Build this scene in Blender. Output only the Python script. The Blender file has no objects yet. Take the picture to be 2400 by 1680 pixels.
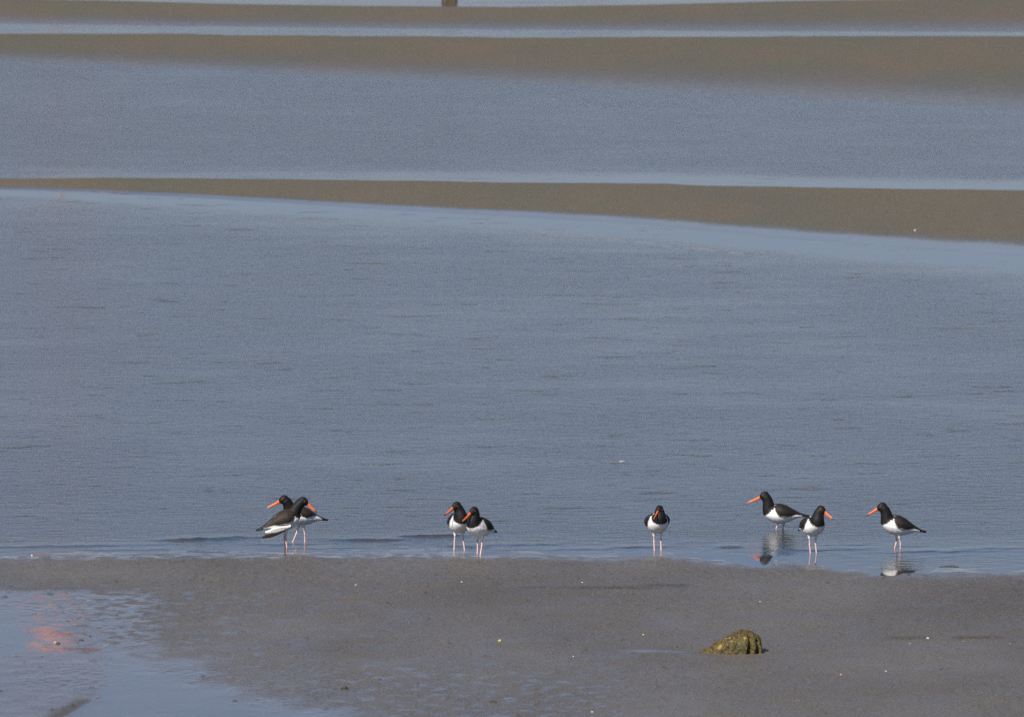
import bpy, bmesh, math, random
import numpy as np
from mathutils import Vector, Matrix, kdtree, noise as mnoise

random.seed(7)
scene = bpy.context.scene
col = scene.collection
R = math.radians

# ------------------------------------------------------------------ camera
W_PX, H_PX = 2400.0, 1680.0
F = 22200.0                       # focal length in photograph pixels
CAM_H = 6.27
PITCH = 4.852                     # degrees below the horizon
cd = bpy.data.cameras.new('camera')
cam = bpy.data.objects.new('camera', cd)
col.objects.link(cam)
cam.location = (0, 0, CAM_H)
cam.rotation_euler = (R(90 - PITCH), 0, 0)
cd.sensor_width = 36
cd.sensor_fit = 'HORIZONTAL'
cd.lens = F / W_PX * 36
cd.clip_start = 1
cd.clip_end = 20000
cd.dof.use_dof = True
cd.dof.focus_distance = 60.0
cd.dof.aperture_fstop = 11
scene.camera = cam

# ------------------------------------------------------------------ world, sun, exposure
world = bpy.data.worlds.new("World")
scene.world = world
world.use_nodes = True
SUN_DIR = Vector((-0.55, -0.70, 0.0)).normalized() * math.cos(R(44)) + Vector((0, 0, math.sin(R(44))))
wn = world.node_tree
sky = wn.nodes.new('ShaderNodeTexSky')
sky.sky_type = 'NISHITA'
sky.sun_disc = False
sky.sun_elevation = R(44)
sky.sun_rotation = math.atan2(SUN_DIR.x, SUN_DIR.y)
sky.air_density = 1.0
sky.dust_density = 0.3
sky.ozone_density = 1.5
bg = wn.nodes['Background']
bg.inputs['Strength'].default_value = 0.082
tint = wn.nodes.new('ShaderNodeMix'); tint.data_type = 'RGBA'; tint.blend_type = 'MULTIPLY'
tint.inputs[0].default_value = 1.0
tint.inputs[7].default_value = (0.69, 0.69, 0.885, 1)      # a clear, cool sky
wn.links.new(sky.outputs[0], tint.inputs[6])
wn.links.new(tint.outputs[2], bg.inputs['Color'])
sl = bpy.data.lights.new('sun', 'SUN')
sl.energy = 5.0
sl.angle = R(0.5)
sl.color = (1.0, 0.95, 0.87)
sun = bpy.data.objects.new('sun', sl)
col.objects.link(sun)
sun.rotation_euler = SUN_DIR.to_track_quat('Z', 'Y').to_euler()
scene.cycles.use_denoising = False
scene.cycles.use_adaptive_sampling = True
scene.cycles.adaptive_threshold = 0.03
scene.view_settings.view_transform = 'Standard'
scene.view_settings.look = 'None'
scene.view_settings.gamma = 1
scene.view_settings.exposure = 0.0
scene.view_settings.use_curve_mapping = False

# ------------------------------------------------------------------ helpers
def row_to_y(py, z=0.0):
    """distance of the ground point that the photograph shows on row py"""
    d = R(PITCH) + np.arctan((np.asarray(py, float) - H_PX / 2) / F)
    return (CAM_H - z) / np.tan(d)

def y_to_row(Y, z=0.0):
    d = np.arctan((CAM_H - z) / np.asarray(Y, float))
    return H_PX / 2 + F * np.tan(d - R(PITCH))

def depth_of(Y, z=0.0):
    return Y * math.cos(R(PITCH)) + (CAM_H - z) * math.sin(R(PITCH))

def hash2(ix, iy, seed):
    n = (ix * 374761393 + iy * 668265263 + seed * 974634777) & 0xFFFFFFFF
    n = ((n ^ (n >> 13)) * 1274126177) & 0xFFFFFFFF
    n = n ^ (n >> 16)
    return (n & 0xFFFFFF) / float(0x1000000)

def vnoise(x, y, seed=0):
    """gradient noise on arrays, about -1..1"""
    x = np.asarray(x, float); y = np.asarray(y, float)
    ix = np.floor(x).astype(np.int64); iy = np.floor(y).astype(np.int64)
    fx = x - ix; fy = y - iy
    ux = fx * fx * fx * (fx * (fx * 6 - 15) + 10)
    uy = fy * fy * fy * (fy * (fy * 6 - 15) + 10)
    def g(a, b, dx, dy):
        t = hash2(a, b, seed) * 2 * math.pi
        return np.cos(t) * dx + np.sin(t) * dy
    n00 = g(ix, iy, fx, fy); n10 = g(ix + 1, iy, fx - 1, fy)
    n01 = g(ix, iy + 1, fx, fy - 1); n11 = g(ix + 1, iy + 1, fx - 1, fy - 1)
    return 1.5 * ((n00 * (1 - ux) + n10 * ux) * (1 - uy) + (n01 * (1 - ux) + n11 * ux) * uy)

def fbm(x, y, seed=0, octv=4):
    s = 0; a = 1; t = 0
    for k in range(octv):
        s = s + a * vnoise(x * 2 ** k, y * 2 ** k, seed + k * 17)
        t += a; a *= 0.5
    return s / t

def sstep(a, b, x):
    t = np.clip((x - a) / (b - a), 0, 1)
    return t * t * (3 - 2 * t)

def tag(o, label=None, cat=None, group=None, kind=None):
    if label: o['label'] = label
    if cat: o['category'] = cat
    if group: o['group'] = group
    if kind: o['kind'] = kind
    return o

def link_mesh(name, me, mat=None, parent=None, smooth=True):
    o = bpy.data.objects.new(name, me)
    col.objects.link(o)
    if mat: me.materials.append(mat)
    if parent: o.parent = parent
    if smooth: me.polygons.foreach_set('use_smooth', [True] * len(me.polygons))
    me.update()
    return o

def grid_mesh(name, X, Y, Z, attrs):
    """X, Y, Z: (rows, cols) arrays"""
    r, c = X.shape
    me = bpy.data.meshes.new(name)
    idx = np.arange(r * c).reshape(r, c)
    q = np.stack([idx[:-1, :-1], idx[:-1, 1:], idx[1:, 1:], idx[1:, :-1]], -1).reshape(-1, 4)
    me.vertices.add(r * c)
    me.vertices.foreach_set('co', np.stack([X, Y, Z], -1).astype(np.float32).ravel())
    me.loops.add(q.size); me.polygons.add(len(q))
    me.loops.foreach_set('vertex_index', q.astype(np.int32).ravel())
    me.polygons.foreach_set('loop_start', np.arange(0, q.size, 4, dtype=np.int32))
    me.polygons.foreach_set('use_smooth', np.ones(len(q), dtype=bool))
    me.update(calc_edges=True)
    for k, v in attrs.items():
        a = me.attributes.new(k, 'FLOAT', 'POINT')
        a.data.foreach_set('value', v.astype(np.float32).ravel())
    return me

class NT:
    """small wrapper for building node materials"""
    def __init__(self, name):
        self.m = bpy.data.materials.new(name)
        self.m.use_nodes = True
        self.t = self.m.node_tree
        self.b = self.t.nodes['Principled BSDF']
        self.out = self.t.nodes['Material Output']
    def n(self, typ, **kw):
        x = self.t.nodes.new(typ)
        for k, v in kw.items():
            if k.startswith('i_'):
                x.inputs[k[2:].replace('_', ' ')].default_value = v
            else: setattr(x, k, v)
        return x
    def l(self, a, b): self.t.links.new(a, b)
    def noise(self, vec, scale, detail=3, rough=0.55, lac=2.0):
        x = self.n('ShaderNodeTexNoise')
        x.inputs['Scale'].default_value = scale; x.inputs['Detail'].default_value = detail
        x.inputs['Roughness'].default_value = rough
        self.l(vec, x.inputs['Vector'])
        return x.outputs['Fac']
    def mapping(self, vec, scale):
        x = self.n('ShaderNodeMapping'); x.inputs['Scale'].default_value = scale
        self.l(vec, x.inputs['Vector']); return x.outputs[0]
    def ramp(self, fac, stops, interp='LINEAR'):
        x = self.n('ShaderNodeValToRGB'); x.color_ramp.interpolation = interp
        e = x.color_ramp.elements
        while len(e) < len(stops): e.new(0.5)
        for k, (p, c) in enumerate(stops):
            e[k].position = p; e[k].color = (c, c, c, 1) if not hasattr(c, '__len__') else (*c, 1)
        self.l(fac, x.inputs[0]); return x.outputs[0]
    def math(self, op, a, b=None, clamp=False):
        x = self.n('ShaderNodeMath', operation=op, use_clamp=clamp)
        for k, v in enumerate((a, b)):
            if v is None: continue
            if isinstance(v, (int, float)): x.inputs[k].default_value = v
            else: self.l(v, x.inputs[k])
        return x.outputs[0]
    def mix(self, fac, a, b, mode='MIX'):
        x = self.n('ShaderNodeMix', data_type='RGBA', blend_type=mode)
        for k, v in ((0, fac), (6, a), (7, b)):
            if hasattr(v, 'links') or hasattr(v, 'is_linked'): self.l(v, x.inputs[k])
            elif hasattr(v, '__len__'): x.inputs[k].default_value = (*v, 1)
            else: x.inputs[k].default_value = v
        return x.outputs[2]
    def attr(self, name):
        return self.n('ShaderNodeAttribute', attribute_name=name).outputs['Fac']
    def pos(self):
        return self.n('ShaderNodeNewGeometry').outputs['Position']
    def bump(self, h, strength, dist):
        x = self.n('ShaderNodeBump')
        if isinstance(strength, (int, float)): x.inputs['Strength'].default_value = strength
        else: self.l(strength, x.inputs['Strength'])
        x.inputs['Distance'].default_value = dist
        self.l(h, x.inputs['Height']); return x.outputs[0]

# ------------------------------------------------------------------ the ground: mud flat and sand bars
def curve(pts):
    xs = [p[0] for p in pts]; ys = [p[1] for p in pts]
    return lambda px: np.interp(px, xs, ys)

A_top = curve([(-2500, -12), (0, -3), (300, 3), (500, 9), (800, 14), (1200, 17), (1500, 12), (1900, 2), (2400, -5), (5000, -20)])
A_bot = curve([(-2500, 40), (0, 56), (600, 64), (1200, 70), (1800, 74), (2400, 76), (5000, 80)])
B_top = curve([(-2500, 74), (0, 79), (300, 79), (480, 80), (530, 82), (1000, 85), (1200, 88), (1700, 86), (2400, 84), (5000, 80)])
B_bot = curve([(-2500, 100), (0, 142), (600, 170), (1200, 196), (1800, 226), (2400, 256), (5000, 330)])
C_top = curve([(-2500, 415), (0, 418), (300, 417), (600, 419), (1000, 424), (1200, 428), (1560, 430), (1620, 434), (2000, 441), (2400, 446), (5000, 470)])
C_bot = curve([(-2500, 424), (-400, 428), (0, 440), (240, 452), (500, 466), (750, 482), (1000, 498), (1200, 508), (1500, 527), (1800, 555), (2000, 572), (2400, 600), (5000, 780)])
SHORE = curve([(-2500, 1310), (0, 1301), (200, 1298), (420, 1295), (600, 1297), (900, 1295), (1200, 1297), (1330, 1300), (1400, 1306),
               (1480, 1302), (1560, 1298), (1640, 1310), (1720, 1320), (1800, 1321), (1880, 1321), (1960, 1330), (2040, 1341), (2150, 1341), (2400, 1340), (5000, 1360)])
HA, HB, HC = 0.07, 0.07, 0.05

cols = np.concatenate([np.linspace(-5200, -420, 60), np.arange(-400, 2801, 6.0), np.linspace(2820, 7600, 60)])
rowsY = np.concatenate([np.array([-60, -20, 5, 25, 40, 46, 48.5, 49.5]), np.arange(50.0, 62.6, 0.03), np.arange(62.6, 92, 0.16),
                        np.arange(92, 100.5, 0.05), np.arange(100.6, 128, 0.2), np.arange(128, 140, 0.06), np.array([141, 144, 150, 170, 220, 320, 600, 1200, 3000.])])
def radial(cols, rowsY):
    P, Yg = np.meshgrid(cols, rowsY)
    dd = np.abs(Yg) * math.cos(R(PITCH)) + CAM_H * math.sin(R(PITCH))
    X = (P - 1200) / F * np.maximum(dd, 45)
    return P, X, Yg
Pg, Xg, Yg = radial(cols, rowsY)

def ground_height(P, X, Y):
    wob = 1.5 * vnoise(P / 90.0, P * 0 + 3.3, 5) + 1.0 * vnoise(P / 31.0, P * 0 + 8.3, 6)
    Z = np.full(X.shape, -0.10)
    shore = SHORE(P) + wob * 1.2
    Ys = row_to_y(shore)
    # near mud flat, rising very gently towards the camera
    near = (Ys - Y)
    if np.ndim(X) == 0: X = np.zeros_like(P)
    zn = np.where(near > 0, 0.001 + 0.012 * (1 - np.exp(-near / 1.0)), near * 0.011)
    patches = fbm(X / 0.26, Y / 0.36, 101, 4) + 0.06
    zn = zn + 0.012 * patches * np.exp(-(near / 0.9) ** 2) * np.interp(P, [0, 1500, 1800, 2400], [0.5, 0.5, 1.0, 1.0])
    zn = zn - 0.012 * np.exp(-((P - 1768) / 50.) ** 2) * np.exp(-((near + 0.3) / 0.45) ** 2) - 0.012 * np.exp(-((P - 2078) / 40.) ** 2) * np.exp(-((near + 0.25) / 0.4) ** 2)
    Z = np.maximum(Z, zn)
    for top, bot, H, w in ((C_top, C_bot, HC, 0.35), (B_top, B_bot, HB, 0.3), (A_top, A_bot, HA, 0.1)):
        Yt = row_to_y(top(P) + wob * w * 1.2, H)
        Yb = row_to_y(bot(P) + wob * w)
        t = (Y - Yb) / np.maximum(Yt - Yb, 0.05)
        up = H * (1 - (1 - np.clip(t, 0, 1)) ** 1.6)
        slope_front = (Y - Yb) * 0.02
        back = H - (Y - Yt) * 0.14
        zz = np.where(t < 0, slope_front, np.where(t <= 1, up, back))
        Z = np.maximum(Z, np.maximum(zz, -0.10))
    # a low sill just breaking the surface below the nearest bar
    for cx, cy, rx, hh_ in ((1012, 1257, 60, 0.0065), (900, 1266, 85, 0.0042), (440, 1266, 55, 0.0048), (560, 1262, 60, 0.0034), (1460, 1283, 50, 0.003), (1705, 1282, 26, 0.004)):
        yr = row_to_y(cy - (P - cx) * 0.035 + 1.0 * vnoise(P / 23., P * 0, int(cx)))
        mm = np.exp(-np.abs((P - cx) / rx) ** 3) * (0.8 + 0.6 * vnoise(P / 19., P * 0, int(cx) + 1))
        Z = np.where(np.abs(P - cx) < 2 * rx, np.maximum(Z, hh_ * mm * np.exp(-((Y - yr) / 0.10) ** 2) - 0.0016), Z)
    yl = row_to_y(np.interp(P, [1050, 1200, 1500, 1830, 2000], [529, 540, 570, 607, 622]) + 1.5 * vnoise(P / 60., P * 0, 111))
    sill = 0.0045 * np.exp(-((Y - yl) / 0.28) ** 2) * sstep(1000, 1300, P) * sstep(1900, 1750, P) * (0.75 + 0.8 * vnoise(P / 50., P * 0 + 1.7, 112))
    Z = np.where((sill > 0.0005) & (Z < 0), np.maximum(Z, sill - 0.0028), Z)
    return Z

def film_map(P, row):
    """how far the flat is covered by a standing film of water, 0..1"""
    edge = np.interp(P, [-2500, -200, 0, 60, 140, 280, 420, 600, 760, 900, 1200, 1700, 5000],
                     [1300, 1345, 1372, 1384, 1410, 1475, 1530, 1590, 1640, 1690, 1760, 1850, 2500])
    n = fbm(P / 170.0, row / 26.0, 21, 4)
    film = 0.46 * sstep(-130, 95, row - edge + 80 * n + 26 * fbm(P / 40., row / 6., 57, 3)) + 0.38 * sstep(0, 110, row - edge + 60 * n)
    # broken wet dashes above the film, more of them to the left
    dn = fbm(P / 42.0, row / 7.0, 31, 3)
    patch = np.interp(P, [-2500, 0, 500, 900, 1250, 1500, 5000], [1, 1, 0.9, 0.7, 0.3, 0.05, 0.0])
    zone = sstep(1312, 1400, row) * patch
    dash = sstep(0.10, 0.42, dn + 0.36 * zone - 0.22) * zone
    rim = sstep(30, 2, row - SHORE(P)) * sstep(-0.10, 0.3, fbm(P / 45.0, row / 7.0, 41, 3) + 0.10)
    rim = np.maximum(rim * (0.80 - 0.25 * sstep(900, 1500, P)), 0.46 * sstep(34, 0, row - SHORE(P) + 10 * dn))
    lowr = sstep(1480, 1600, row + 60 * fbm(P / 300., row / 50., 51, 3)) * sstep(1900, 1300, P) * sstep(-0.05, 0.4, dn + 0.1) * 0.7
    pud = np.exp(-(((P - 1545) / 100.0) ** 2 + ((row - 1532) / 5.0) ** 2) ** 1.5) + 0.6 * np.exp(-(((P - 1440) / 130.0) ** 2 + ((row - 1527) / 5.0) ** 2) ** 1.5)
    pud2 = 0.7 * np.exp(-(((P - 720) / 150.0) ** 2 + ((row - 1651) / 4.0) ** 2) ** 1.5) + 0.45 * np.exp(-(((P - 640) / 170.0) ** 2 + ((row - 1377) / 6.0) ** 2) ** 1.5) * sstep(-0.1, 0.3, dn)
    dash2 = sstep(-0.30, 0.25, dn + 0.1) * sstep(0, 1, 2 - P / 400.) * sstep(1375, 1400, row) * sstep(520, 260, P) * 0.75
    wet = np.maximum.reduce([film, dash * 0.50, 0.15 + 0.10 * sstep(1350, 1600, row) * sstep(1900, 900, P) + 0.26 * fbm(P / 150., row / 18., 55, 4), dash2, rim, lowr * 0.68, pud * 0.45, pud2 * 0.5])
    pz = (0.62 + 0.5 * fbm(P / 34., row / 8., 58, 3)) * sstep(1376, 1394, row) * sstep(260, 200, P) * sstep(1480, 1440, row)
    wet = np.maximum(wet, np.clip(pz, 0, 0.85))
    # darker mud island inside the film, bottom left
    isl = np.interp(row, [1500, 1530, 1590, 1620, 1650, 1680, 1760], [60, 180, 262, 248, 215, 165, 60])
    island = sstep(0, 14, isl - P + 14 * n) * sstep(1500, 1560, row)
    brown = np.exp(-((P - isl + 24) / 30.0) ** 2) * sstep(1625, 1660, row)
    wet = wet * (1 - 0.30 * island - 0.45 * brown)
    return np.clip(wet, 0, 1), island, brown

def build_ground():
    P, X, Y = Pg, Xg, Yg
    Z = ground_height(P, X, Y)
    row = y_to_row(np.maximum(Y, 20), 0.0)
    wet, island, brown = film_map(P, row)
    near = (Y < 62.5) & (Y > 45)
    shore_row = SHORE(P)
    mud = near & (row > shore_row - 6)
    # relief of the mud: lumps, casts and shallow ridges; it is drowned where the film stands
    rel = 0.0052 * fbm(X / 0.22, Y / 0.34, 61, 3) + 0.0046 * vnoise(X / 0.045, Y / 0.08, 62) * sstep(-0.2, 0.5, vnoise(X / 0.8, Y / 1.3, 63))
    cast = np.maximum(0, vnoise(X / 0.055, Y / 0.075, 64) - 0.62) * 0.045
    rel = rel + cast
    fade = np.clip((row - shore_row) / 14.0, 0, 1)
    rel = rel * (1 - 0.93 * sstep(0.35, 0.9, wet)) * fade
    # eroded lips, coloured darker along thin lines
    lipm = np.zeros(X.shape)
    for cx, cy, rx, dz in ((1420, 1381, 140, 0.016), (1560, 1376, 70, 0.010), (2290, 1498, 70, 0.014), (1250, 1380, 40, 0.01),
                           (2130, 1499, 60, 0.007)):
        yc = row_to_y(cy) + 0.02 * np.sin(P / 17.0) + 0.03 * vnoise(P / 22., P * 0, 71)
        m = np.exp(-((P - cx) / rx) ** 4)
        d = Y - yc
        lipm = np.maximum(lipm, m * np.exp(-((row - cy) / 3.5) ** 2) * 1.35)
        rel = rel + 0.35 * dz * m * np.where(d < 0, -np.exp(-(d / 0.10) ** 2) * 0.6, np.exp(-(d / 0.25) ** 2))
    Z = Z + np.where(mud, rel, 0)
    Z = Z + np.where(Y > 62.5, 0.002 * fbm(X / 0.6, Y / 1.2, 81, 3), 0)
    # far bars: wet towards their waterline
    sillm = np.exp(-((row - np.interp(P, [1050, 1200, 1500, 1830, 2000], [529, 540, 570, 607, 622])) / 7.0) ** 2)
    hw = np.where(Y > 62.5, 1 - sstep(0.0, np.where(row < 300, 0.060, 0.022), Z), 0)
    bar = np.where(Y > 62.5, 1.0, 0.0)
    hw = np.where(row < 300, hw * 0.46, hw)
    wetness = np.where(Y > 62.5, hw * (1 - 0.45 * sillm * (P > 1000) * (P < 1950)), wet)
    wetness = np.where(near & (row <= shore_row), np.where(row < shore_row - 10, 0.15, 0.8), wetness)
    blotch = np.exp(-(((P - 1180) / 330.) ** 2 + ((row - 1390) / 45.) ** 2)) * 0.7 + 0.8 * sstep(1900, 2400, P) * sstep(1330, 1380, row) * sstep(1600, 1400, row)
    sillb = near & (row < shore_row - 10) & (Z > -0.001)
    blotch = np.where(sillb, 1.5, blotch)
    blotch = np.where(Y < 62.5, np.maximum(np.maximum(blotch, lipm), np.maximum(brown * 1.2, island * 0.2)), 0)
    me = grid_mesh('ground', X, Y, Z, {'wet': wetness, 'bar': bar, 'blotch': blotch})
    o = bpy.data.objects.new('ground', me); col.objects.link(o)
    tag(o, 'grey brown tidal mud flat and sand bars', kind='structure')
    return o, Z

def mat_ground():
    m = NT('mud')
    pos = m.pos(); wet = m.attr('wet'); bar = m.attr('bar'); blo = m.attr('blotch')
    st = m.mapping(pos, (1.0, 0.55, 1.0))
    big = m.noise(st, 0.9, 4, 0.6); mid = m.noise(st, 9, 4, 0.65); fine = m.noise(st, 70, 3, 0.7)
    c = m.mix(m.ramp(big, [(0.3, 0), (0.7, 1)]), (0.108, 0.099, 0.083), (0.160, 0.151, 0.136))
    c = m.mix(m.ramp(mid, [(0.35, 0), (0.68, 1)]), c, m.mix(0.5, c, (0.135, 0.115, 0.097)))
    c = m.mix(m.math('MULTIPLY', blo, 0.62, True), c, (0.080, 0.069, 0.052))
    # far bars are tanner, with orange and green algae patches
    bn = m.noise(m.mapping(pos, (0.55, 0.16, 1)), 1.1, 4, 0.6)
    bc = m.mix(m.ramp(bn, [(0.38, 0), (0.66, 1)]), (0.128, 0.117, 0.085), (0.152, 0.122, 0.083))
    bc = m.mix(m.ramp(m.noise(m.mapping(pos, (0.4, 0.2, 1)), 1.9, 3, 0.6), [(0.5, 0), (0.7, 0.6)]), bc, (0.126, 0.126, 0.082))
    c = m.mix(bar, c, bc)
    # grains, specks and crumbs
    c = m.mix(m.ramp(fine, [(0.30, 0.95), (0.45, 0), (0.56, 0), (0.72, 0.8)]), c, m.mix(m.ramp(fine, [(0.45, 0), (0.55, 1)]), (0.05, 0.042, 0.035), (0.27, 0.24, 0.22)))
    vo = m.n('ShaderNodeTexVoronoi'); vo.inputs['Scale'].default_value = 14
    m.l(m.mapping(pos, (1, 0.6, 1)), vo.inputs['Vector'])
    speck = m.ramp(vo.outputs['Distance'], [(0.06, 1), (0.11, 0)])
    pick = m.ramp(vo.outputs['Color'], [(0.68, 0), (0.72, 1)])
    sp = m.math('MULTIPLY', m.math('MULTIPLY', speck, pick), m.math('SUBTRACT', 1.0, bar))
    c = m.mix(m.math('MULTIPLY', sp, 0.8), c, (0.045, 0.04, 0.032))
    dark = m.mix(1.0, c, (0.84, 0.85, 0.90), 'MULTIPLY')
    c = m.mix(wet, c, dark)
    m.l(c, m.b.inputs['Base Color'])
    # sheen: the flat is damp everywhere, mirror wet where the film stands
    wn_ = m.math('ADD', wet, m.math('MULTIPLY', m.math('SUBTRACT', mid, 0.5), 0.35), True)
    rough = m.ramp(wn_, [(0.0, 0.62), (0.25, 0.42), (0.5, 0.20), (0.72, 0.05), (1.0, 0.02)])
    m.l(rough, m.b.inputs['Roughness'])
    spec = m.ramp(wn_, [(0.0, 0.16), (0.35, 0.38), (1.0, 0.5)])
    spec = m.math('MULTIPLY', spec, m.math('SUBTRACT', 1.0, m.math('MULTIPLY', bar, m.ramp(wet, [(0.2, 0.6), (0.8, 0.0)]))))
    m.l(spec, m.b.inputs['Specular IOR Level'])
    m.b.inputs['IOR'].default_value = 1.36
    h = m.math('ADD', m.math('MULTIPLY', mid, 0.7), m.math('MULTIPLY', fine, 0.35))
    bs = m.ramp(wn_, [(0.1, 0.8), (0.5, 0.28), (0.75, 0.03), (1.0, 0.008)])
    m.l(m.bump(h, bs, 0.010), m.b.inputs['Normal'])
    return m.m

ground, ZG = build_ground()
ground.data.materials.append(mat_ground())

def ground_at(px, py):
    """world point of the ground seen at a pixel of the photograph"""
    z = 0.0
    for _ in range(6):
        Y = float(row_to_y(py, z))
        z = float(ground_height(np.array([[float(px)]]), np.array([[0.0]]), np.array([[Y]]))[0, 0])
    z = max(z, 0.0)
    X = (px - 1200) / F * depth_of(Y, z)
    return Vector((X, Y, z))

# ------------------------------------------------------------------ the water
def build_water():
    rows = np.concatenate([np.arange(57.0, 63.0, 0.022), np.arange(63, 96, 0.12), np.arange(96, 101, 0.25), np.arange(101, 140, 0.35),
                           np.array([142, 148, 160, 190, 250, 400, 800, 1500, 3000.])])
    cs = np.concatenate([np.linspace(-5200, -420, 60), np.arange(-400, 2801, 6.0), np.linspace(2820, 7600, 60)])
    P, X, Y = radial(cs, rows)
    row = y_to_row(Y)
    Z = np.zeros(X.shape)
    # small wavelets running on to the flat: low crests with a steep near face
    wl = [(460, 1264, 90, 0.016), (560, 1260, 60, 0.010), (60, 1281, 170, 0.006), (250, 1278, 130, 0.005), (640, 1275, 80, 0.006),
          (860, 1265, 90, 0.014), (1010, 1256, 75, 0.018), (1090, 1280, 60, 0.005), (1240, 1276, 120, 0.006),
          (1490, 1282, 60, 0.009), (1710, 1281, 34, 0.009), (1880, 1289, 60, 0.007), (2010, 1286, 50, 0.005),
          (2200, 1292, 130, 0.007), (2330, 1285, 90, 0.005), (300, 1288, 140, 0.004), (1350, 1287, 90, 0.004),
          (1150, 1247, 60, 0.004), (1620, 1270, 50, 0.003), (1990, 1276, 70, 0.004), (760, 1284, 120, 0.004)]
    for cx, cy, rx, h in wl:
        yc = row_to_y(cy) + (P - cx) / 260.0 * 0.09 + 0.05 * vnoise(P / 45.0, P * 0 + cx, 91) + 0.02 * vnoise(P / 15.0, P * 0 + cx, 92)
        m = np.exp(-np.abs((P - cx) / rx) ** 3) * (0.75 + 0.4 * vnoise(P / 30., P * 0, 93))
        d = Y - yc
        Z += h * 0.8 * m * np.where(d < 0, np.exp(-(d / 0.040) ** 2), np.exp(-(d / 0.14) ** 2))
    # ripple strength
    big = fbm(X / 1.4, Y / 3.2, 95, 3)
    rip = np.ones(X.shape)
    rip = np.where(row < 700, sstep(0, 110, row - C_bot(P)) * 0.55 + 0.45, rip)
    strip = np.exp(-((row - C_bot(P) - 10 - (P / 2400.) * 8) / (9 + P.clip(0, 2400) / 2400 * 10)) ** 2)
    rip = rip * (1 - 0.98 * strip)
    w2 = (row < C_top(P) + 12)
    rip2 = 1.7 + 0.15 * big
    rip2 = rip2 * (1 - 0.85 * sstep(46, 8, C_top(P) - row) * (0.4 + 0.6 * sstep(0, 1600, P)))
    rip2 = np.where(row < B_top(P) + 8, 0.55, rip2)
    rip = np.where(w2, rip2, rip)
    streak = fbm(X / 2.6, Y / 0.9, 96, 3); gust = fbm(X / 4.5, Y / 9.0, 98, 2)
    rip = rip * (1 - 0.50 * sstep(1225, 1300, row + 10 * big)) * (1 + 0.30 * big + 0.45 * streak + 0.35 * gust)
    rip = rip * (1 - 0.95 * sstep(-4, 5, row - np.interp(P, [0, 1500, 1700, 1900, 2050, 2400], [1296, 1294, 1297, 1302, 1333, 1333])))
    sh = sstep(38, 0, SHORE(P) - row) * sstep(-0.3, 0.35, fbm(P / 60., row / 7., 97, 3) + 0.35 * sstep(1700, 2300, P))
    dash = np.where((row > C_bot(P) + 65) & (row < 1230), 1.0, 0.12) * np.interp(P, [-500, 0, 1100, 2400, 3000], [1, 1, .75, .5, .5])
    me = grid_mesh('water', X, Y, Z, {'ripple': np.clip(rip, 0.02, 2.0), 'shallow': sh, 'dash': dash})
    o = bpy.data.objects.new('water', me); col.objects.link(o)
    tag(o, 'calm blue grey shallow water', kind='structure')
    return o

def mat_water():
    m = NT('water')
    pos = m.pos(); rip = m.attr('ripple'); sh = m.attr('shallow')
    v1 = m.mapping(pos, (0.62, 1.0, 1.0))
    a = m.noise(v1, 9, 3, 0.6)           # ripples of a hand's width
    b = m.noise(m.mapping(pos, (0.5, 1.0, 1)), 26, 3, 0.65)
    c = m.noise(m.mapping(pos, (0.35, 0.8, 1)), 1.6, 3, 0.5)   # slow undulation
    # few steeper wavelets turned to the camera, they read as thin dark dashes
    dn = m.noise(m.mapping(pos, (0.55, 1.0, 1.0)), 3.3, 4, 0.62)
    dsh = m.math('MULTIPLY', m.ramp(dn, [(0.625, 0), (0.72, 1)]), m.attr('dash'))
    h = m.math('ADD', m.math('MULTIPLY', a, 0.9), m.math('MULTIPLY', b, 0.22))
    h = m.math('ADD', h, m.math('MULTIPLY', c, 0.25))
    n1 = m.bump(h, m.math('MULTIPLY', rip, 0.50), 0.02)
    bb = m.n('ShaderNodeBump'); bb.inputs['Distance'].default_value = 0.05
    bb.inputs['Strength'].default_value = 0.8
    m.l(dsh, bb.inputs['Height']); m.l(n1, bb.inputs['Normal'])
    m.l(bb.outputs[0], m.b.inputs['Normal'])
    body = m.mix(sh, (0.040, 0.050, 0.060), (0.075, 0.065, 0.056))
    m.l(body, m.b.inputs['Base Color'])
    m.l(m.ramp(rip, [(0.0, 0.015), (1.0, 0.13)]), m.b.inputs['Roughness'])
    m.b.inputs['IOR'].default_value = 1.333
    return m.m
water = build_water()
water.data.materials.append(mat_water())

# ------------------------------------------------------------------ birds
BLACK, WHITE, BROWN, PINK, TIB = 0.0, 1.0, 2.0, 3.0, 4.0

def mat_plumage():
    m = NT('plumage')
    vc = m.n('ShaderNodeAttribute', attribute_name='plumage').outputs['Color']
    tex = m.n('ShaderNodeTexCoord').outputs['Object']
    n = m.noise(m.mapping(tex, (60, 160, 160)), 1.0, 3, 0.6)
    c = m.mix(m.ramp(n, [(0.3, 0.0), (0.7, 0.5)]), vc, m.mix(1.0, vc, (0.76, 0.74, 0.70), 'MULTIPLY'))
    m.l(c, m.b.inputs['Base Color'])
    m.b.inputs['Roughness'].default_value = 0.62
    m.b.inputs['Specular IOR Level'].default_value = 0.3
    m.l(m.bump(n, 0.35, 0.002), m.b.inputs['Normal'])
    return m.m
def mat_plain(name, c, rough, spec=0.4, var=0.15, sc=120):
    m = NT(name)
    tex = m.n('ShaderNodeTexCoord').outputs['Object']
    n = m.noise(tex, sc, 3)
    m.l(m.mix(m.ramp(n, [(0.3, 0), (0.7, 1)]), tuple(x * (1 - var) for x in c), tuple(min(1, x * (1 + var)) for x in c)), m.b.inputs['Base Color'])
    m.b.inputs['Roughness'].default_value = rough
    m.b.inputs['Specular IOR Level'].default_value = spec
    return m.m
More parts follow.
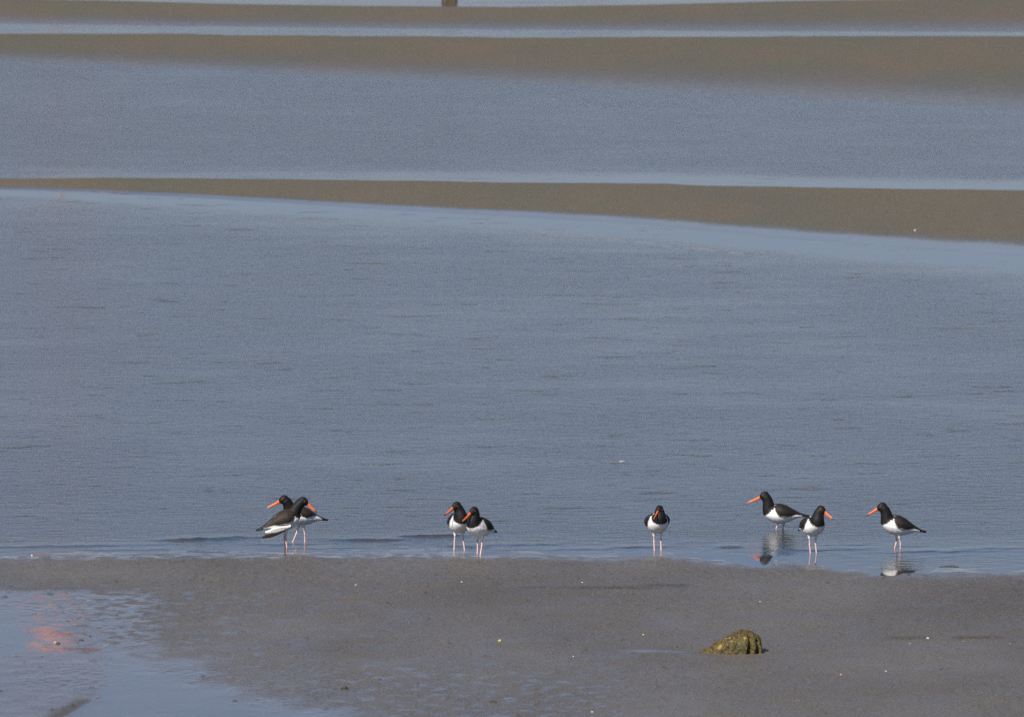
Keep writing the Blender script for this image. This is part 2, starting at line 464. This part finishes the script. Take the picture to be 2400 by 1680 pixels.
def mat_bill():
    m = NT('bill')
    vc = m.n('ShaderNodeAttribute', attribute_name='tint').outputs['Color']
    m.l(vc, m.b.inputs['Base Color'])
    m.b.inputs['Roughness'].default_value = 0.35
    return m.m
M_PLUM, M_BILL, M_EYE = mat_plumage(), mat_bill(), mat_plain('red eye', (0.55, 0.03, 0.02), 0.2)

COLS = {0: (0.010, 0.009, 0.009), 1: (0.92, 0.91, 0.88), 2: (0.050, 0.034, 0.022), 3: (0.86, 0.56, 0.50), 4: (0.42, 0.38, 0.36)}

class Loft:
    def __init__(self): self.v = []; self.f = []; self.c = []
    def rings(self, rings, colors, cap=True):
        b = len(self.v); n = len(rings[0])
        for r, cc in zip(rings, colors):
            for k, p in enumerate(r):
                self.v.append(Vector(p)); self.c.append(cc[k] if isinstance(cc, (list, tuple)) else cc)
        for i in range(len(rings) - 1):
            for k in range(n):
                a, d = b + i * n + k, b + i * n + (k + 1) % n
                self.f.append((a, d, d + n, a + n))
        if cap:
            for i, flip in ((0, True), (len(rings) - 1, False)):
                ctr = sum((self.v[b + i * n + k] for k in range(n)), Vector()) / n
                self.v.append(ctr); self.c.append(self.c[b + i * n]); ci = len(self.v) - 1
                for k in range(n):
                    a, d = b + i * n + k, b + i * n + (k + 1) % n
                    self.f.append((d, a, ci) if flip else (a, d, ci))
    def tube(self, pts, rads, color, n=12, sub=6):
        """round tube along a smooth path"""
        P, Q, CC = [], [], []
        pts = [Vector(p) for p in pts]
        for i in range(len(pts) - 1):
            p0 = pts[max(i - 1, 0)]; p1 = pts[i]; p2 = pts[i + 1]; p3 = pts[min(i + 2, len(pts) - 1)]
            for s in range(sub):
                t = s / sub
                P.append(0.5 * ((2 * p1) + (p2 - p0) * t + (2 * p0 - 5 * p1 + 4 * p2 - p3) * t * t + (3 * p1 - p0 - 3 * p2 + p3) * t ** 3))
                Q.append(rads[i] * (1 - t) + rads[i + 1] * t)
                CC.append(color[i] if isinstance(color, list) else color)
        P.append(pts[-1]); Q.append(rads[-1]); CC.append(color[-1] if isinstance(color, list) else color)
        rr = []
        for i, p in enumerate(P):
            d = (P[min(i + 1, len(P) - 1)] - P[max(i - 1, 0)]).normalized()
            side = d.cross(Vector((0, 1, 0)))
            if side.length < 0.1: side = d.cross(Vector((1, 0, 0)))
            side.normalize(); up = side.cross(d)
            rr.append([p + side * Q[i] * math.cos(2 * math.pi * k / n) + up * Q[i] * math.sin(2 * math.pi * k / n) for k in range(n)])
        self.rings(rr, CC)

ST = [  # trunk: x, z top, z bottom, half width
    (0.091, 0.200, 0.186, 0.008), (0.084, 0.212, 0.172, 0.024), (0.074, 0.224, 0.156, 0.038), (0.058, 0.236, 0.140, 0.050),
    (0.037, 0.242, 0.124, 0.058), (0.007, 0.243, 0.113, 0.062), (-0.030, 0.233, 0.111, 0.061), (-0.064, 0.215, 0.115, 0.055),
    (-0.097, 0.190, 0.125, 0.045), (-0.131, 0.166, 0.133, 0.032), (-0.158, 0.149, 0.132, 0.023), (-0.180, 0.138, 0.128, 0.020), (-0.192, 0.131, 0.126, 0.016)]
def trunk_at(x):
    xs = [s[0] for s in ST][::-1]
    return [float(np.interp(x, xs, [s[k] for s in ST][::-1])) for k in (1, 2, 3)]

def oystercatcher(loc, heading, label, head=(0.087, 0, 0.296), bill_yaw=0.0, bill_pitch=-32, pitch=0.0, feet=((0.0, 0.022), (0.0, -0.022)),
                  knees=None, lifted=None, sink=0.018, wing_out=1.0, droop=None, tip=0, brown=0.6, gape=0.0, bill_len=0.090, hip_x=-0.015, leg_r=1.0, wing_fwd=0.0, wing_up=0.0):
    """heading: degrees in the ground plane; bill_yaw: degrees of head turn relative to the heading"""
    root = bpy.data.objects.new('oystercatcher', None); col.objects.link(root)
    root.empty_display_size = 0.1
    root.location = loc; root.rotation_euler = (0, 0, R(heading))
    tag(root, label, 'oystercatcher', 'oystercatchers standing along the waterline')
    L = Loft()
    pv = Vector((-0.01, 0, 0.14)); rp = Matrix.Rotation(R(-pitch), 4, 'Y')
    # positive pitch lowers the breast and lifts the tail
    rp = Matrix.Rotation(R(pitch), 4, 'Y')
    def B(p): return pv + rp @ (Vector(p) - pv)
    n = 28
    rings, cs = [], []
    xs = np.concatenate([np.array([0.091, 0.088, 0.084]), np.linspace(0.079, -0.192, 56)])
    for x in xs:
        zt, zb, w = trunk_at(x); zc, hh = (zt + zb) / 2, (zt - zb) / 2
        ring, cc = [], []
        for k in range(n):
            a = 2 * math.pi * k / n
            y = w * math.cos(a); z = zc + hh * math.sin(a)
            # the belly is fuller than the back
            y *= 1.0 + 0.06 * (math.sin(a) < 0)
            ring.append(B((x, y, z)))
            blk = z > 0.181 + (0.087 - x) * 0.60 and x > 0.012
            blk = blk or (x <= 0.02 and abs(y) < 0.022 and math.sin(a) > 0)
            blk = blk or x < -0.150
            cc.append(BLACK if blk else WHITE)
        rings.append(ring); cs.append(cc)
    L.rings(rings, cs)
    # neck and head
    H = Vector(head); by, bp = R(bill_yaw), R(bill_pitch)
    bd = Vector((math.cos(by) * math.cos(bp), math.sin(by) * math.cos(bp), math.sin(bp)))
    fd = Vector((math.cos(by) * math.cos(bp * 0.5), math.sin(by) * math.cos(bp * 0.5), math.sin(bp * 0.5)))
    nb = B((0.052, 0, 0.192)); nm = B((0.055, 0, 0.218))
    mid = nm.lerp(H, 0.55) + Vector((-0.004, 0, 0)) - fd * 0.004
    L.tube([nb, nm, mid, H + Vector((0, 0, -0.004)) - fd * 0.004], [0.046, 0.042, 0.034, 0.0280], BLACK, 16)
    side = Vector((0, 0, 1)).cross(fd).normalized(); upv = fd.cross(side).normalized()
    hr, hc = [], []
    for t in np.linspace(-1, 1, 17):
        c = H + fd * (t * 0.0300 + (0.004 if t > 0 else 0)); r = math.sqrt(max(0.0, 1 - t * t)) * 1.0 + 0.02
        if t > 0: r = max(r * 0.96, 0.32); c = c + Vector((0, 0, -0.0050)) * t
        hr.append([c + side * (0.0243 * r * math.cos(2 * math.pi * k / 16)) + upv * (0.0272 * r * math.sin(2 * math.pi * k / 16)) for k in range(16)]); hc.append(BLACK)
    L.rings(hr, hc)
    # folded wings lying over the flanks
    for s in (-1, 1):
        wx = np.linspace(0.014 + wing_fwd, -0.178, 52)
        rr, wc = [], []
        for x in wx:
            zt, zb, w = trunk_at(max(x, -0.165)); zc, hh = (zt + zb) / 2, (zt - zb) / 2
            x_ = x - wing_fwd * min(1, max(0, (x + 0.16) / 0.12))
            low = float(np.interp(x_, [-0.178, -0.15, -0.11, -0.07, -0.03, -0.005, 0.006, 0.014], [0.137, 0.146, 0.156, 0.151, 0.149, 0.160, 0.180, 0.205]))
            low += (0.006 + wing_up) * min(1, max(0, (x_ + 0.15) / 0.05)) * min(1, max(0, (0.014 - x_) / 0.02))
            zt2 = zt + 0.004
            hi = float(np.interp(x, [-0.178, 0.0, 0.014], [0.141, zt2, zt2 - 0.016])) if x < -0.16 else (zt2 if x_ < 0 else zt2 - (x_ / 0.014) * 0.014)
            a0 = math.asin(max(-0.95, min(0.95, (low - zc) / max(hh, 1e-4)))); a1 = math.asin(max(-0.9, min(1.0, (hi - zc) / max(hh, 1e-4))))
            if x < -0.155:
                q = 0.012
                outer = [Vector((x, s * (0.012 + q * 0.6 * math.cos(b)), (low + hi) / 2 + max(0.004, (hi - low) / 2) * math.sin(b))) for b in np.linspace(-1.5, 1.5, 9)]
                inner = [Vector((x, s * 0.004, p.z)) for p in outer[::-1]]
            else:
                thick = (0.0035 + 0.0075 * math.sin(math.pi * min(1, max(0, (0.014 - x_) / 0.17)) ** 0.7)) * 1.0
                outer, inner = [], []
                for j in range(9):
                    a = a0 + (a1 - a0) * j / 8
                    edge = math.sin(math.pi * (j + 0.6) / 10.2)
                    wo = w + (wing_out - 1) * 0.03 * edge
                    outer.append(Vector((x, s * (wo * math.cos(a) + thick * (0.5 + edge)), zc + hh * math.sin(a) + thick * 0.5 * math.sin(a))))
                    inner.append(Vector((x, s * (w * 0.72 * math.cos(a)), zc + hh * 0.80 * math.sin(a))))
                inner = inner[::-1]
            rr.append([B(p) for p in outer + inner]); wc.append(BROWN if brown > 0 else BLACK)
        if s > 0: rr = [r[::-1] for r in rr]
        L.rings(rr, wc)
        # wing tip feathers crossing over the tail
        L.tube([B((-0.14, s * 0.016, 0.150)), B((-0.175, s * 0.012, 0.139)), B((-0.20, s * 0.009, 0.134))], [0.008, 0.006, 0.0025], BLACK, 8)
        if droop == s:
            # this wing hangs: a pale bar and a dark blade of primaries show below it
            rr, wc = [], []
            for t in np.linspace(0, 1, 24):
                c = B((-0.015 - 0.155 * t, s * (0.060 - 0.022 * t), 0.128 - 0.040 * t))
                h = 0.004 + 0.0175 * math.sin(math.pi * min(1, t * 0.85 + 0.12))
                rr.append([c + Vector((0, s * 0.005 * math.cos(b), h * math.sin(b))) for b in np.linspace(0, 2 * math.pi, 12, endpoint=False)]); wc.append(BROWN)
            L.rings(rr, wc)
            rr, wc = [], []
            for t in np.linspace(0, 1, 24):
                c = B((0.020 - 0.165 * t, s * (0.064 - 0.026 * t), 0.146 - 0.027 * t))
                h = 0.004 + 0.0105 * math.sin(math.pi * min(1, t * 0.8 + 0.15))
                rr.append([c + Vector((0, s * 0.006 * math.cos(b), h * math.sin(b))) for b in np.linspace(0, 2 * math.pi, 12, endpoint=False)]); wc.append(WHITE)
            L.rings(rr, wc)
    # legs: white thigh, pink shank, three toes
    for i, s in enumerate((1, -1)):
        fx, fy = feet[i]
        hip = B((hip_x, s * 0.022, 0.138))
        if lifted == i:
            kn = Vector(knees[i]); an = Vector((kn.x + 0.010, fy, kn.z - 0.028))
        else:
            kn = Vector(knees[i]) if knees and knees[i] else Vector(((hip.x * 0.45 + fx * 0.55) - 0.008, (hip.y + fy) / 2, 0.064 - sink * 0.3))
            an = Vector((fx, fy, 0.006 - sink))
        L.tube([hip, hip.lerp(kn, 0.35), hip.lerp(kn, 0.6)], [0.019, 0.012, 0.0062], [WHITE, WHITE, TIB], 10)
        L.tube([hip.lerp(kn, 0.5), kn.lerp(hip, 0.15), kn], [0.0055 * leg_r, 0.0050 * leg_r, 0.0064 * leg_r], PINK, 8)
        L.tube([kn, kn.lerp(an, 0.2), an], [0.0064 * leg_r, 0.0048 * leg_r, 0.0052 * leg_r], PINK, 8)
        for ta in (-34, 0, 34):
            if lifted == i: e = an + Vector((0.018 * math.cos(R(ta)) - 0.004, 0.022 * math.sin(R(ta)), -0.026))
            else: e = an + Vector((0.036 * math.cos(R(ta)), 0.036 * math.sin(R(ta)), -0.003))
            L.tube([an, an.lerp(e, 0.5) + Vector((0, 0, 0.002)), e], [0.0050, 0.0042, 0.0032], PINK, 6, 3)
    me = bpy.data.meshes.new('raw'); me.from_pydata([tuple(v) for v in L.v], [], L.f); me.update()
    tmp = bpy.data.objects.new('tmp', me); col.objects.link(tmp)
    bm = bmesh.new(); bm.from_mesh(me); bmesh.ops.recalc_face_normals(bm, faces=bm.faces); bm.to_mesh(me); bm.free()
    rm = tmp.modifiers.new('r', 'REMESH'); rm.mode = 'VOXEL'; rm.voxel_size = 0.0026
    sm = tmp.modifiers.new('s', 'SMOOTH'); sm.factor = 0.5; sm.iterations = 3
    dg = bpy.context.evaluated_depsgraph_get(); dg.update()
    body = bpy.data.meshes.new_from_object(tmp.evaluated_get(dg))
    body.name = 'body'
    bpy.data.objects.remove(tmp); bpy.data.meshes.remove(me)
    kd = kdtree.KDTree(len(L.v))
    for k, v in enumerate(L.v): kd.insert(v, k)
    kd.balance()
    at = body.color_attributes.new('plumage', 'FLOAT_COLOR', 'POINT')
    buf = np.ones((len(body.vertices), 4), np.float32)
    for k, v in enumerate(body.vertices):
        jit = mnoise.noise_vector(v.co * 130) * 0.0016
        hits = kd.find_n(v.co + jit, 3)
        w = [1 / (h[2] + 0.0008) ** 2 for h in hits]; sw = sum(w)
        cc = [0, 0, 0]
        for h, ww in zip(hits, w):
            base = COLS[int(L.c[h[1]])]
            if L.c[h[1]] == BROWN:
                f = brown * (0.7 + 0.5 * mnoise.noise(v.co * Vector((25, 70, 90))))
                base = tuple(COLS[0][j] * (1 - f) + COLS[2][j] * f for j in range(3))
            for j in range(3): cc[j] += base[j] * ww / sw
        buf[k, :3] = cc
    at.data.foreach_set('color', buf.ravel())
    link_mesh('body', body, M_PLUM, root)
    # bill
    base = H + fd * 0.0275 + Vector((0, 0, -0.0055))
    bs = Vector((0, 0, 1)).cross(bd).normalized(); bu = bd.cross(bs).normalized()
    verts, faces, tint = [], [], []
    N = 26
    for i in range(N + 1):
        t = i / N
        hh = float(np.interp(t, [0, 0.12, 0.45, 0.72, 0.9, 1], [0.0118, 0.0104, 0.0078, 0.0070, 0.0046, 0.0014]))
        ww = float(np.interp(t, [0, 0.2, 0.6, 1], [0.0085, 0.0062, 0.0042, 0.0012]))
        c = base + bd * (bill_len * t - 0.004) - bu * (0.002 * math.sin(math.pi * t))
        for k in range(12):
            a = 2 * math.pi * k / 12
            pinch = 1 - 0.28 * math.exp(-((math.sin(a)) / 0.16) ** 2)     # the line where the two halves meet
            verts.append(tuple(c + bs * ww * math.cos(a) * pinch + bu * hh * math.sin(a)))
            o1, o2 = (0.90, 0.14, 0.015), (0.80, 0.20, 0.05)
            if tip == 1: tc = (0.07, 0.05, 0.03)
            elif tip == 2: tc = (0.62, 0.35, 0.12)
            else: tc = (0.80, 0.25, 0.09)
            f = min(1, max(0, (t - 0.72) / 0.15)); g = t
            b_ = [o1[j] * (1 - g) + o2[j] * g for j in range(3)]
            tint.append([b_[j] * (1 - f) + tc[j] * f for j in range(3)] + [1])
    for i in range(N):
        for k in range(12):
            a, b2 = i * 12 + k, i * 12 + (k + 1) % 12
            faces.append((a, b2, b2 + 12, a + 12))
    faces.append(tuple(range(11, -1, -1))); faces.append(tuple(N * 12 + k for k in range(12)))
    bme = bpy.data.meshes.new('bill'); bme.from_pydata(verts, [], faces)
    ca = bme.color_attributes.new('tint', 'FLOAT_COLOR', 'POINT')
    ca.data.foreach_set('color', np.array(tint, np.float32).ravel())
    link_mesh('bill', bme, M_BILL, root)
    for s in (-1, 1):
        bm = bmesh.new()
        bmesh.ops.create_uvsphere(bm, u_segments=12, v_segments=8, radius=0.0036, matrix=Matrix.Translation(H + fd * 0.012 + side * s * 0.0222 + upv * 0.004))
        e = bpy.data.meshes.new('eye'); bm.to_mesh(e); bm.free()
        link_mesh('eye', e, M_EYE, root)
    return root

def on_water(px, py):
    Y = float(row_to_y(py, 0.0)); X = (px - 1200) / F * depth_of(Y)
    return Vector((X, Y, 0.0))

birds = [
    dict(px=672, py=1283, heading=8, head=(0.104, -0.006, 0.300), bill_pitch=-42, bill_yaw=-16, pitch=-5, droop=-1, brown=1.0,
         feet=((-0.004, 0.012), (0.004, -0.010)), tip=1, bill_len=0.090, hip_x=-0.006, leg_r=1.25, wing_fwd=0.036,
         label='oystercatcher facing right with a drooping brown wing, front bird of the crossed pair'),
    dict(px=700, py=1271, heading=200, head=(0.098, 0.004, 0.284), bill_pitch=-27, bill_yaw=-18, pitch=3, brown=0.9, tip=2, bill_len=0.099, wing_up=0.014,
         feet=((-0.036, 0.020), (0.042, -0.020)), label='oystercatcher facing left behind the drooping winged one, their bodies crossing'),
    dict(px=1077, py=1289, heading=283, head=(0.052, -0.030, 0.292), bill_yaw=-66, bill_pitch=-31, pitch=0, brown=0.2, tip=1,
         feet=((0.0, 0.035), (0.0, -0.036)), label='rear oystercatcher of the close pair, breast to the camera and bill turned left'),
    dict(px=1121, py=1299, heading=236, head=(0.062, 0.010, 0.286), bill_yaw=-14, bill_pitch=-33, pitch=0, brown=0.4, tip=0,
         feet=((0.014, 0.022), (-0.014, -0.018)), label='front oystercatcher of the close pair, its orange bill across the other bird'),
    dict(px=1542, py=1290, heading=281, head=(0.045, 0.0, 0.269), bill_yaw=-33, bill_pitch=-27, pitch=0, wing_out=1.45, brown=0.5, tip=2,
         feet=((0.0, 0.022), (0.0, -0.022)), label='lone oystercatcher facing the camera with its head drawn in, standing apart mid shore'),
    dict(px=1826, py=1237, heading=180, head=(0.093, 0, 0.211), bill_yaw=0, bill_pitch=-23, pitch=9, brown=0.4, tip=0, lower=-0.083, knees=((0.008, 0.012, 0.112), None), lifted=0, hip_x=-0.034,
         feet=((0.0, 0.012), (0.006, -0.012)), label='oystercatcher wading deeper to the left, its reflection broken in the water', bill_len=0.098),
    dict(px=1907, py=1296, heading=295, head=(0.045, 0.028, 0.282), bill_yaw=28, bill_pitch=-31, pitch=0, wing_out=1.15, brown=0.3, tip=1,
         feet=((0.0, 0.021), (0.0, -0.021)), label='oystercatcher with its head turned right, at the tail of the wading bird'),
    dict(px=2099, py=1285, heading=186, lower=-0.029, head=(0.087, 0, 0.296), bill_yaw=0, bill_pitch=-30, pitch=0, brown=0.4, tip=1,
         feet=((-0.026, 0.018), (0.016, -0.018)), knees=(None, None), label='rightmost oystercatcher, side on facing left in mid step'),
]
for b in birds:
    b = dict(b); px, py = b.pop('px'), b.pop('py'); low = b.pop('lower', -0.004)
    p = on_water(px, py); p.z = low
    if low < -0.05:
        h = b['head']; b['head'] = (h[0], h[1], h[2] - low)
    hd, lb = b.pop('heading'), b.pop('label')
    oystercatcher(p, hd, lb, **b)

# ------------------------------------------------------------------ weedy rock on the mud
def mat_rock():
    m = NT('weedy rock')
    tex = m.n('ShaderNodeTexCoord').outputs['Object']
    a = m.noise(tex, 30, 5, 0.7); b = m.noise(tex, 95, 4, 0.7); d = m.noise(tex, 11, 3, 0.5)
    c = m.mix(m.ramp(a, [(0.36, 0), (0.6, 1)]), (0.034, 0.022, 0.010), (0.115, 0.072, 0.016))
    c = m.mix(m.ramp(d, [(0.46, 0), (0.62, 0.8)]), c, (0.072, 0.068, 0.016))
    c = m.mix(m.ramp(b, [(0.49, 0), (0.63, 0.9)]), c, (0.24, 0.17, 0.03))
    c = m.mix(m.ramp(m.noise(tex, 21, 2, 0.5), [(0.66, 0), (0.70, 0.8)]), c, (0.42, 0.32, 0.08))
    c = m.mix(m.ramp(b, [(0.34, 0.8), (0.44, 0)]), c, (0.016, 0.012, 0.008))
    m.l(c, m.b.inputs['Base Color'])
    m.b.inputs['Roughness'].default_value = 0.55
    m.l(m.bump(m.math('ADD', a, b), 0.9, 0.008), m.b.inputs['Normal'])
    return m.m
M_ROCK = mat_rock()
def rock(name, center, top_profile, depth, seed, amp, mat, notches=()):
    """closed stone lofted along x; top_profile: list of (x, height)"""
    xs0, zs0 = zip(*top_profile)
    x0, x1 = xs0[0], xs0[-1]
    N, K = 120, 84
    verts, faces = [], []
    for i in range(N + 1):
        t = i / N; x = x0 + (x1 - x0) * t
        h = float(np.interp(x, xs0, zs0))
        dw = depth * (min(1, (t / 0.55)) ** 0.6 * 0.75 + 0.25) * (1 if t < 0.9 else 1 - (t - 0.9) * 2.0)
        for k in range(K):
            a = 2 * math.pi * k / K
            ca, sa = math.cos(a), math.sin(a)
            y = dw * math.copysign(abs(ca) ** 0.75, ca)
            z = h * math.copysign(abs(sa) ** 0.8, sa) if sa > 0 else 0.05 * sa
            p = Vector((x, y, z))
            q = mnoise.fractal(p * 14 + Vector((seed, 0, 0)), 0.8, 2.1, 4) * amp + mnoise.noise(p * 45 + Vector((0, seed, 0))) * amp * 0.55 + mnoise.noise(p * 110) * amp * 0.3
            nd = Vector((0.3 * (t - 0.5), ca, sa)).normalized()
            if z > -0.01: p = p + nd * q
            for nx, nw, ndp in notches:
                nx = nx + 0.012 * mnoise.noise(Vector((z * 22, nx * 50, 1.0)))
                if ca < 0: p = p + Vector((0, 1, 0)) * ndp * math.exp(-((x - nx) / nw) ** 2) * (-ca) * (1 if sa < 0.75 else 0.2)
            verts.append(tuple(p))
    for i in range(N):
        for k in range(K):
            a, b = i * K + k, i * K + (k + 1) % K
            faces.append((a, a + K, b + K, b))
    faces.append(tuple(range(K))); faces.append(tuple(N * K + k for k in range(K - 1, -1, -1)))
    me = bpy.data.meshes.new(name); me.from_pydata(verts, [], faces)
    o = link_mesh(name, me, mat)
    o.location = center
    return o
pr = ground_at(1713, 1532)
s = 1 / 406.0
prof = [(a * s, b * s) for a, b in ((-73, 2), (-64, 6), (-55, 11), (-43, 19), (-31, 27), (-10, 38), (2, 44), (21, 51), (35, 52), (45, 50), (57, 45), (64, 40), (69, 33), (73, 12))]
o = rock('rock', pr + Vector((0.0, 0.10, -0.006)), prof, 0.115, 3.0, 0.012, M_ROCK, notches=((43 * s, 0.009, 0.032), (62 * s, 0.008, 0.036)))
tag(o, 'olive brown seaweed covered rock sloping up to the right on the mud', 'rock')

# weathered stump at the far edge of the view
pb = ground_at(1053, 3)
m_bould = mat_plain('far boulder', (0.115, 0.085, 0.05), 0.8, 0.2, 0.45, 9)
o = rock('boulder', Vector((pb.x, pb.y + 0.1, pb.z - 0.03)), [(-0.11, 0.12), (-0.09, 0.22), (-0.03, 0.28), (0.05, 0.26), (0.10, 0.18), (0.115, 0.08)], 0.14, 9.0, 0.02, m_bould)
tag(o, 'small ochre brown boulder on the farthest sand bar, cut by the top edge', 'boulder')

# ------------------------------------------------------------------ shells, pebbles and scraps on the flat
M_SHELL = mat_plain('shell white', (0.60, 0.58, 0.53), 0.45)
M_YEL = mat_plain('shell yellow', (0.55, 0.50, 0.13), 0.5)
M_PEB = mat_plain('dark pebble', (0.045, 0.038, 0.03), 0.6)
M_RED = mat_plain('rusty shell', (0.55, 0.30, 0.18), 0.6)
M_WEED = mat_plain('dark weed', (0.045, 0.038, 0.018), 0.5, 0.4, 0.4)
def shell(px, py, size0, mat, label, name='shell', cat='shell', flat=0.45, group='small shells lying on the mud', rot=0.0):
    """a ribbed cockle valve, open side down"""
    p = ground_at(px, py); size = size0 * 0.75
    verts, faces = [], []
    NR, NA = 7, 22
    for i in range(NR + 1):
        t = i / NR
        for k in range(NA):
            a = 2 * math.pi * k / NA
            rib = 1 + 0.05 * math.cos(a * 11)
            r = math.sin(t * math.pi / 2) * rib
            verts.append((size * r * math.cos(a), size * 0.82 * r * math.sin(a) + size * 0.25 * (1 - t), size * flat * 2 * math.cos(t * math.pi / 2) * rib - 0.002))
    for i in range(NR):
        for k in range(NA):
            a, b = i * NA + k, i * NA + (k + 1) % NA
            faces.append((a, a + NA, b + NA, b))
    faces.append(tuple(range(NA))); faces.append(tuple(NR * NA + k for k in range(NA - 1, -1, -1)))
    me = bpy.data.meshes.new(name); me.from_pydata(verts, [], faces)
    o = link_mesh(name, me, mat); o.location = p + Vector((0, 0, 0.002)); o.rotation_euler = (0.1, 0.12, rot)
    return tag(o, label, cat, group)
def lump(name, px, py, sx, sz, mat, label, cat, group=None, seed=1.0, z=0.0):
    p = ground_at(px, py)
    o = rock(name, p + Vector((0, 0, z)), [(-sx, sz * 0.3), (-sx * 0.6, sz * 0.9), (0, sz), (sx * 0.55, sz * 0.75), (sx, sz * 0.2)], sx * 0.8, seed, sz * 0.4, mat)
    return tag(o, label, cat, group)
shell(834, 1371, 0.009, M_SHELL, 'tiny white shell on the mud below and left of the close pair of birds')
shell(1082, 1364, 0.009, M_SHELL, 'tiny white shell on the mud straight below the close pair of birds')
shell(1172, 1502, 0.016, M_YEL, 'yellow green shell lying alone left of the rock on open mud', rot=0.5)
shell(1508, 1488, 0.010, M_YEL, 'pale yellow shell up and left of the weedy rock')
shell(1365, 1365, 0.007, M_SHELL, 'tiny white shell below and left of the lone bird facing the camera')
shell(1782, 1410, 0.008, M_SHELL, 'tiny pale shell between the wading bird and the rock', rot=1.0)
shell(2175, 1496, 0.012, M_SHELL, 'bright white shell right of the rock, level with its top', rot=0.3)
shell(2133, 1508, 0.007, M_RED, 'small tan shell just below and left of the bright white shell')
shell(2258, 1503, 0.006, M_RED, 'small buff shell by the dark groove on the right', rot=2)
shell(1971, 1581, 0.009, M_RED, 'small orange tinted shell on the lower mud right of the rock')
shell(2077, 1573, 0.009, M_SHELL, 'white shell on the lower mud beside the orange tinted one', rot=0.8)
shell(1344, 1538, 0.006, M_SHELL, 'tiny white shell left of the wet streak beside the rock')
shell(1388, 1668, 0.008, M_SHELL, 'tiny white shell at the bottom edge of the picture')
shell(2367, 1508, 0.006, M_RED, 'tiny tan shell near the right edge of the mud')
shell(130, 1506, 0.014, M_RED, 'pale buff shell in the wet film under the pink reflection')
shell(2145, 541, 0.016, M_SHELL, 'pale shell on the brown sand bar beyond the right hand birds', rot=0.4)
shell(75, 1302, 0.010, M_SHELL, 'white shell at the left end of the waterline')
lump('pebble', 136, 1508, 0.014, 0.010, M_PEB, 'black pebble touching the pale buff shell in the wet film', 'pebble', 'dark pebbles on the mud', 2)
lump('pebble', 272, 1362, 0.010, 0.010, M_PEB, 'black pebble on the dry mud near the left shore', 'pebble', 'dark pebbles on the mud', 3)
lump('pebble', 212, 1491, 0.009, 0.010, M_PEB, 'black pebble right of the pink reflection', 'pebble', 'dark pebbles on the mud', 4)
lump('pebble', 190, 1500, 0.016, 0.006, M_PEB, 'flat dark pebble just below the black one beside the reflection', 'pebble', 'dark pebbles on the mud', 5)
lump('pebble', 2205, 1568, 0.010, 0.006, M_PEB, 'small dark pebble on the lower right mud', 'pebble', 'dark pebbles on the mud', 6)
lump('seaweed_clump', 807, 1613, 0.020, 0.012, M_WEED, 'dark clump of weed on the wet mud near the bottom middle left', 'seaweed', 'weed scraps on the flat', 7)
lump('seaweed_clump', 1156, 1645, 0.020, 0.008, M_WEED, 'flat brown weed scrap near the bottom edge left of centre', 'seaweed', 'weed scraps on the flat', 8)
lump('seaweed_clump', 1003, 1450, 0.014, 0.010, M_WEED, 'brown weed scrap on the mud left of the yellow shell', 'seaweed', 'weed scraps on the flat', 9)
lump('seaweed_clump', 1940, 1365, 0.012, 0.005, M_WEED, 'small weed scrap below the right hand birds', 'seaweed', 'weed scraps on the flat', 10)
o = lump('foam_fleck', 1457, 1081, 0.020, 0.004, M_SHELL, 'white foam fleck floating on the open water above the lone bird', 'foam', None, 11, -0.001)

# ------------------------------------------------------------------ unseen red mast, added for its pink reflection in the wet flat
def reflection_prop():
    D = 210.0
    X = (139 - 1200) / F * D
    root = bpy.data.objects.new('reflection_mast', None); col.objects.link(root)
    root.location = (X, D, -0.1)
    tag(root, 'unseen thin mast with a red drum, added for the pink reflection in the wet mud at lower left', 'reflection_prop')
    def drum(name, z0, z1, r0, r1, mat, n=32):
        bm = bmesh.new()
        prev = None
        for z, r in ((z0, r0), (z1, r1)):
            vs = [bm.verts.new((r * math.cos(2 * math.pi * k / n), r * math.sin(2 * math.pi * k / n), z)) for k in range(n)]
            if prev:
                for k in range(n): bm.faces.new((prev[k], prev[(k + 1) % n], vs[(k + 1) % n], vs[k]))
                bm.faces.new(vs)
            else: bm.faces.new(vs[::-1])
            prev = vs
        me = bpy.data.meshes.new(name); bm.to_mesh(me); bm.free()
        return link_mesh(name, me, mat, root, False)
    red = mat_plain('beacon red', (0.40, 0.175, 0.18), 0.5, 0.3, 0.1, 3)
    pale = mat_plain('beacon pale', (0.56, 0.33, 0.31), 0.6, 0.3, 0.1, 3)
    drum('mast', 0, 15.3, 0.03, 0.03, pale)
    drum('red_drum', 15.3, 17.3, 0.62, 0.62, red)
    drum('cap', 17.3, 18.3, 0.64, 0.56, pale)
reflection_prop()
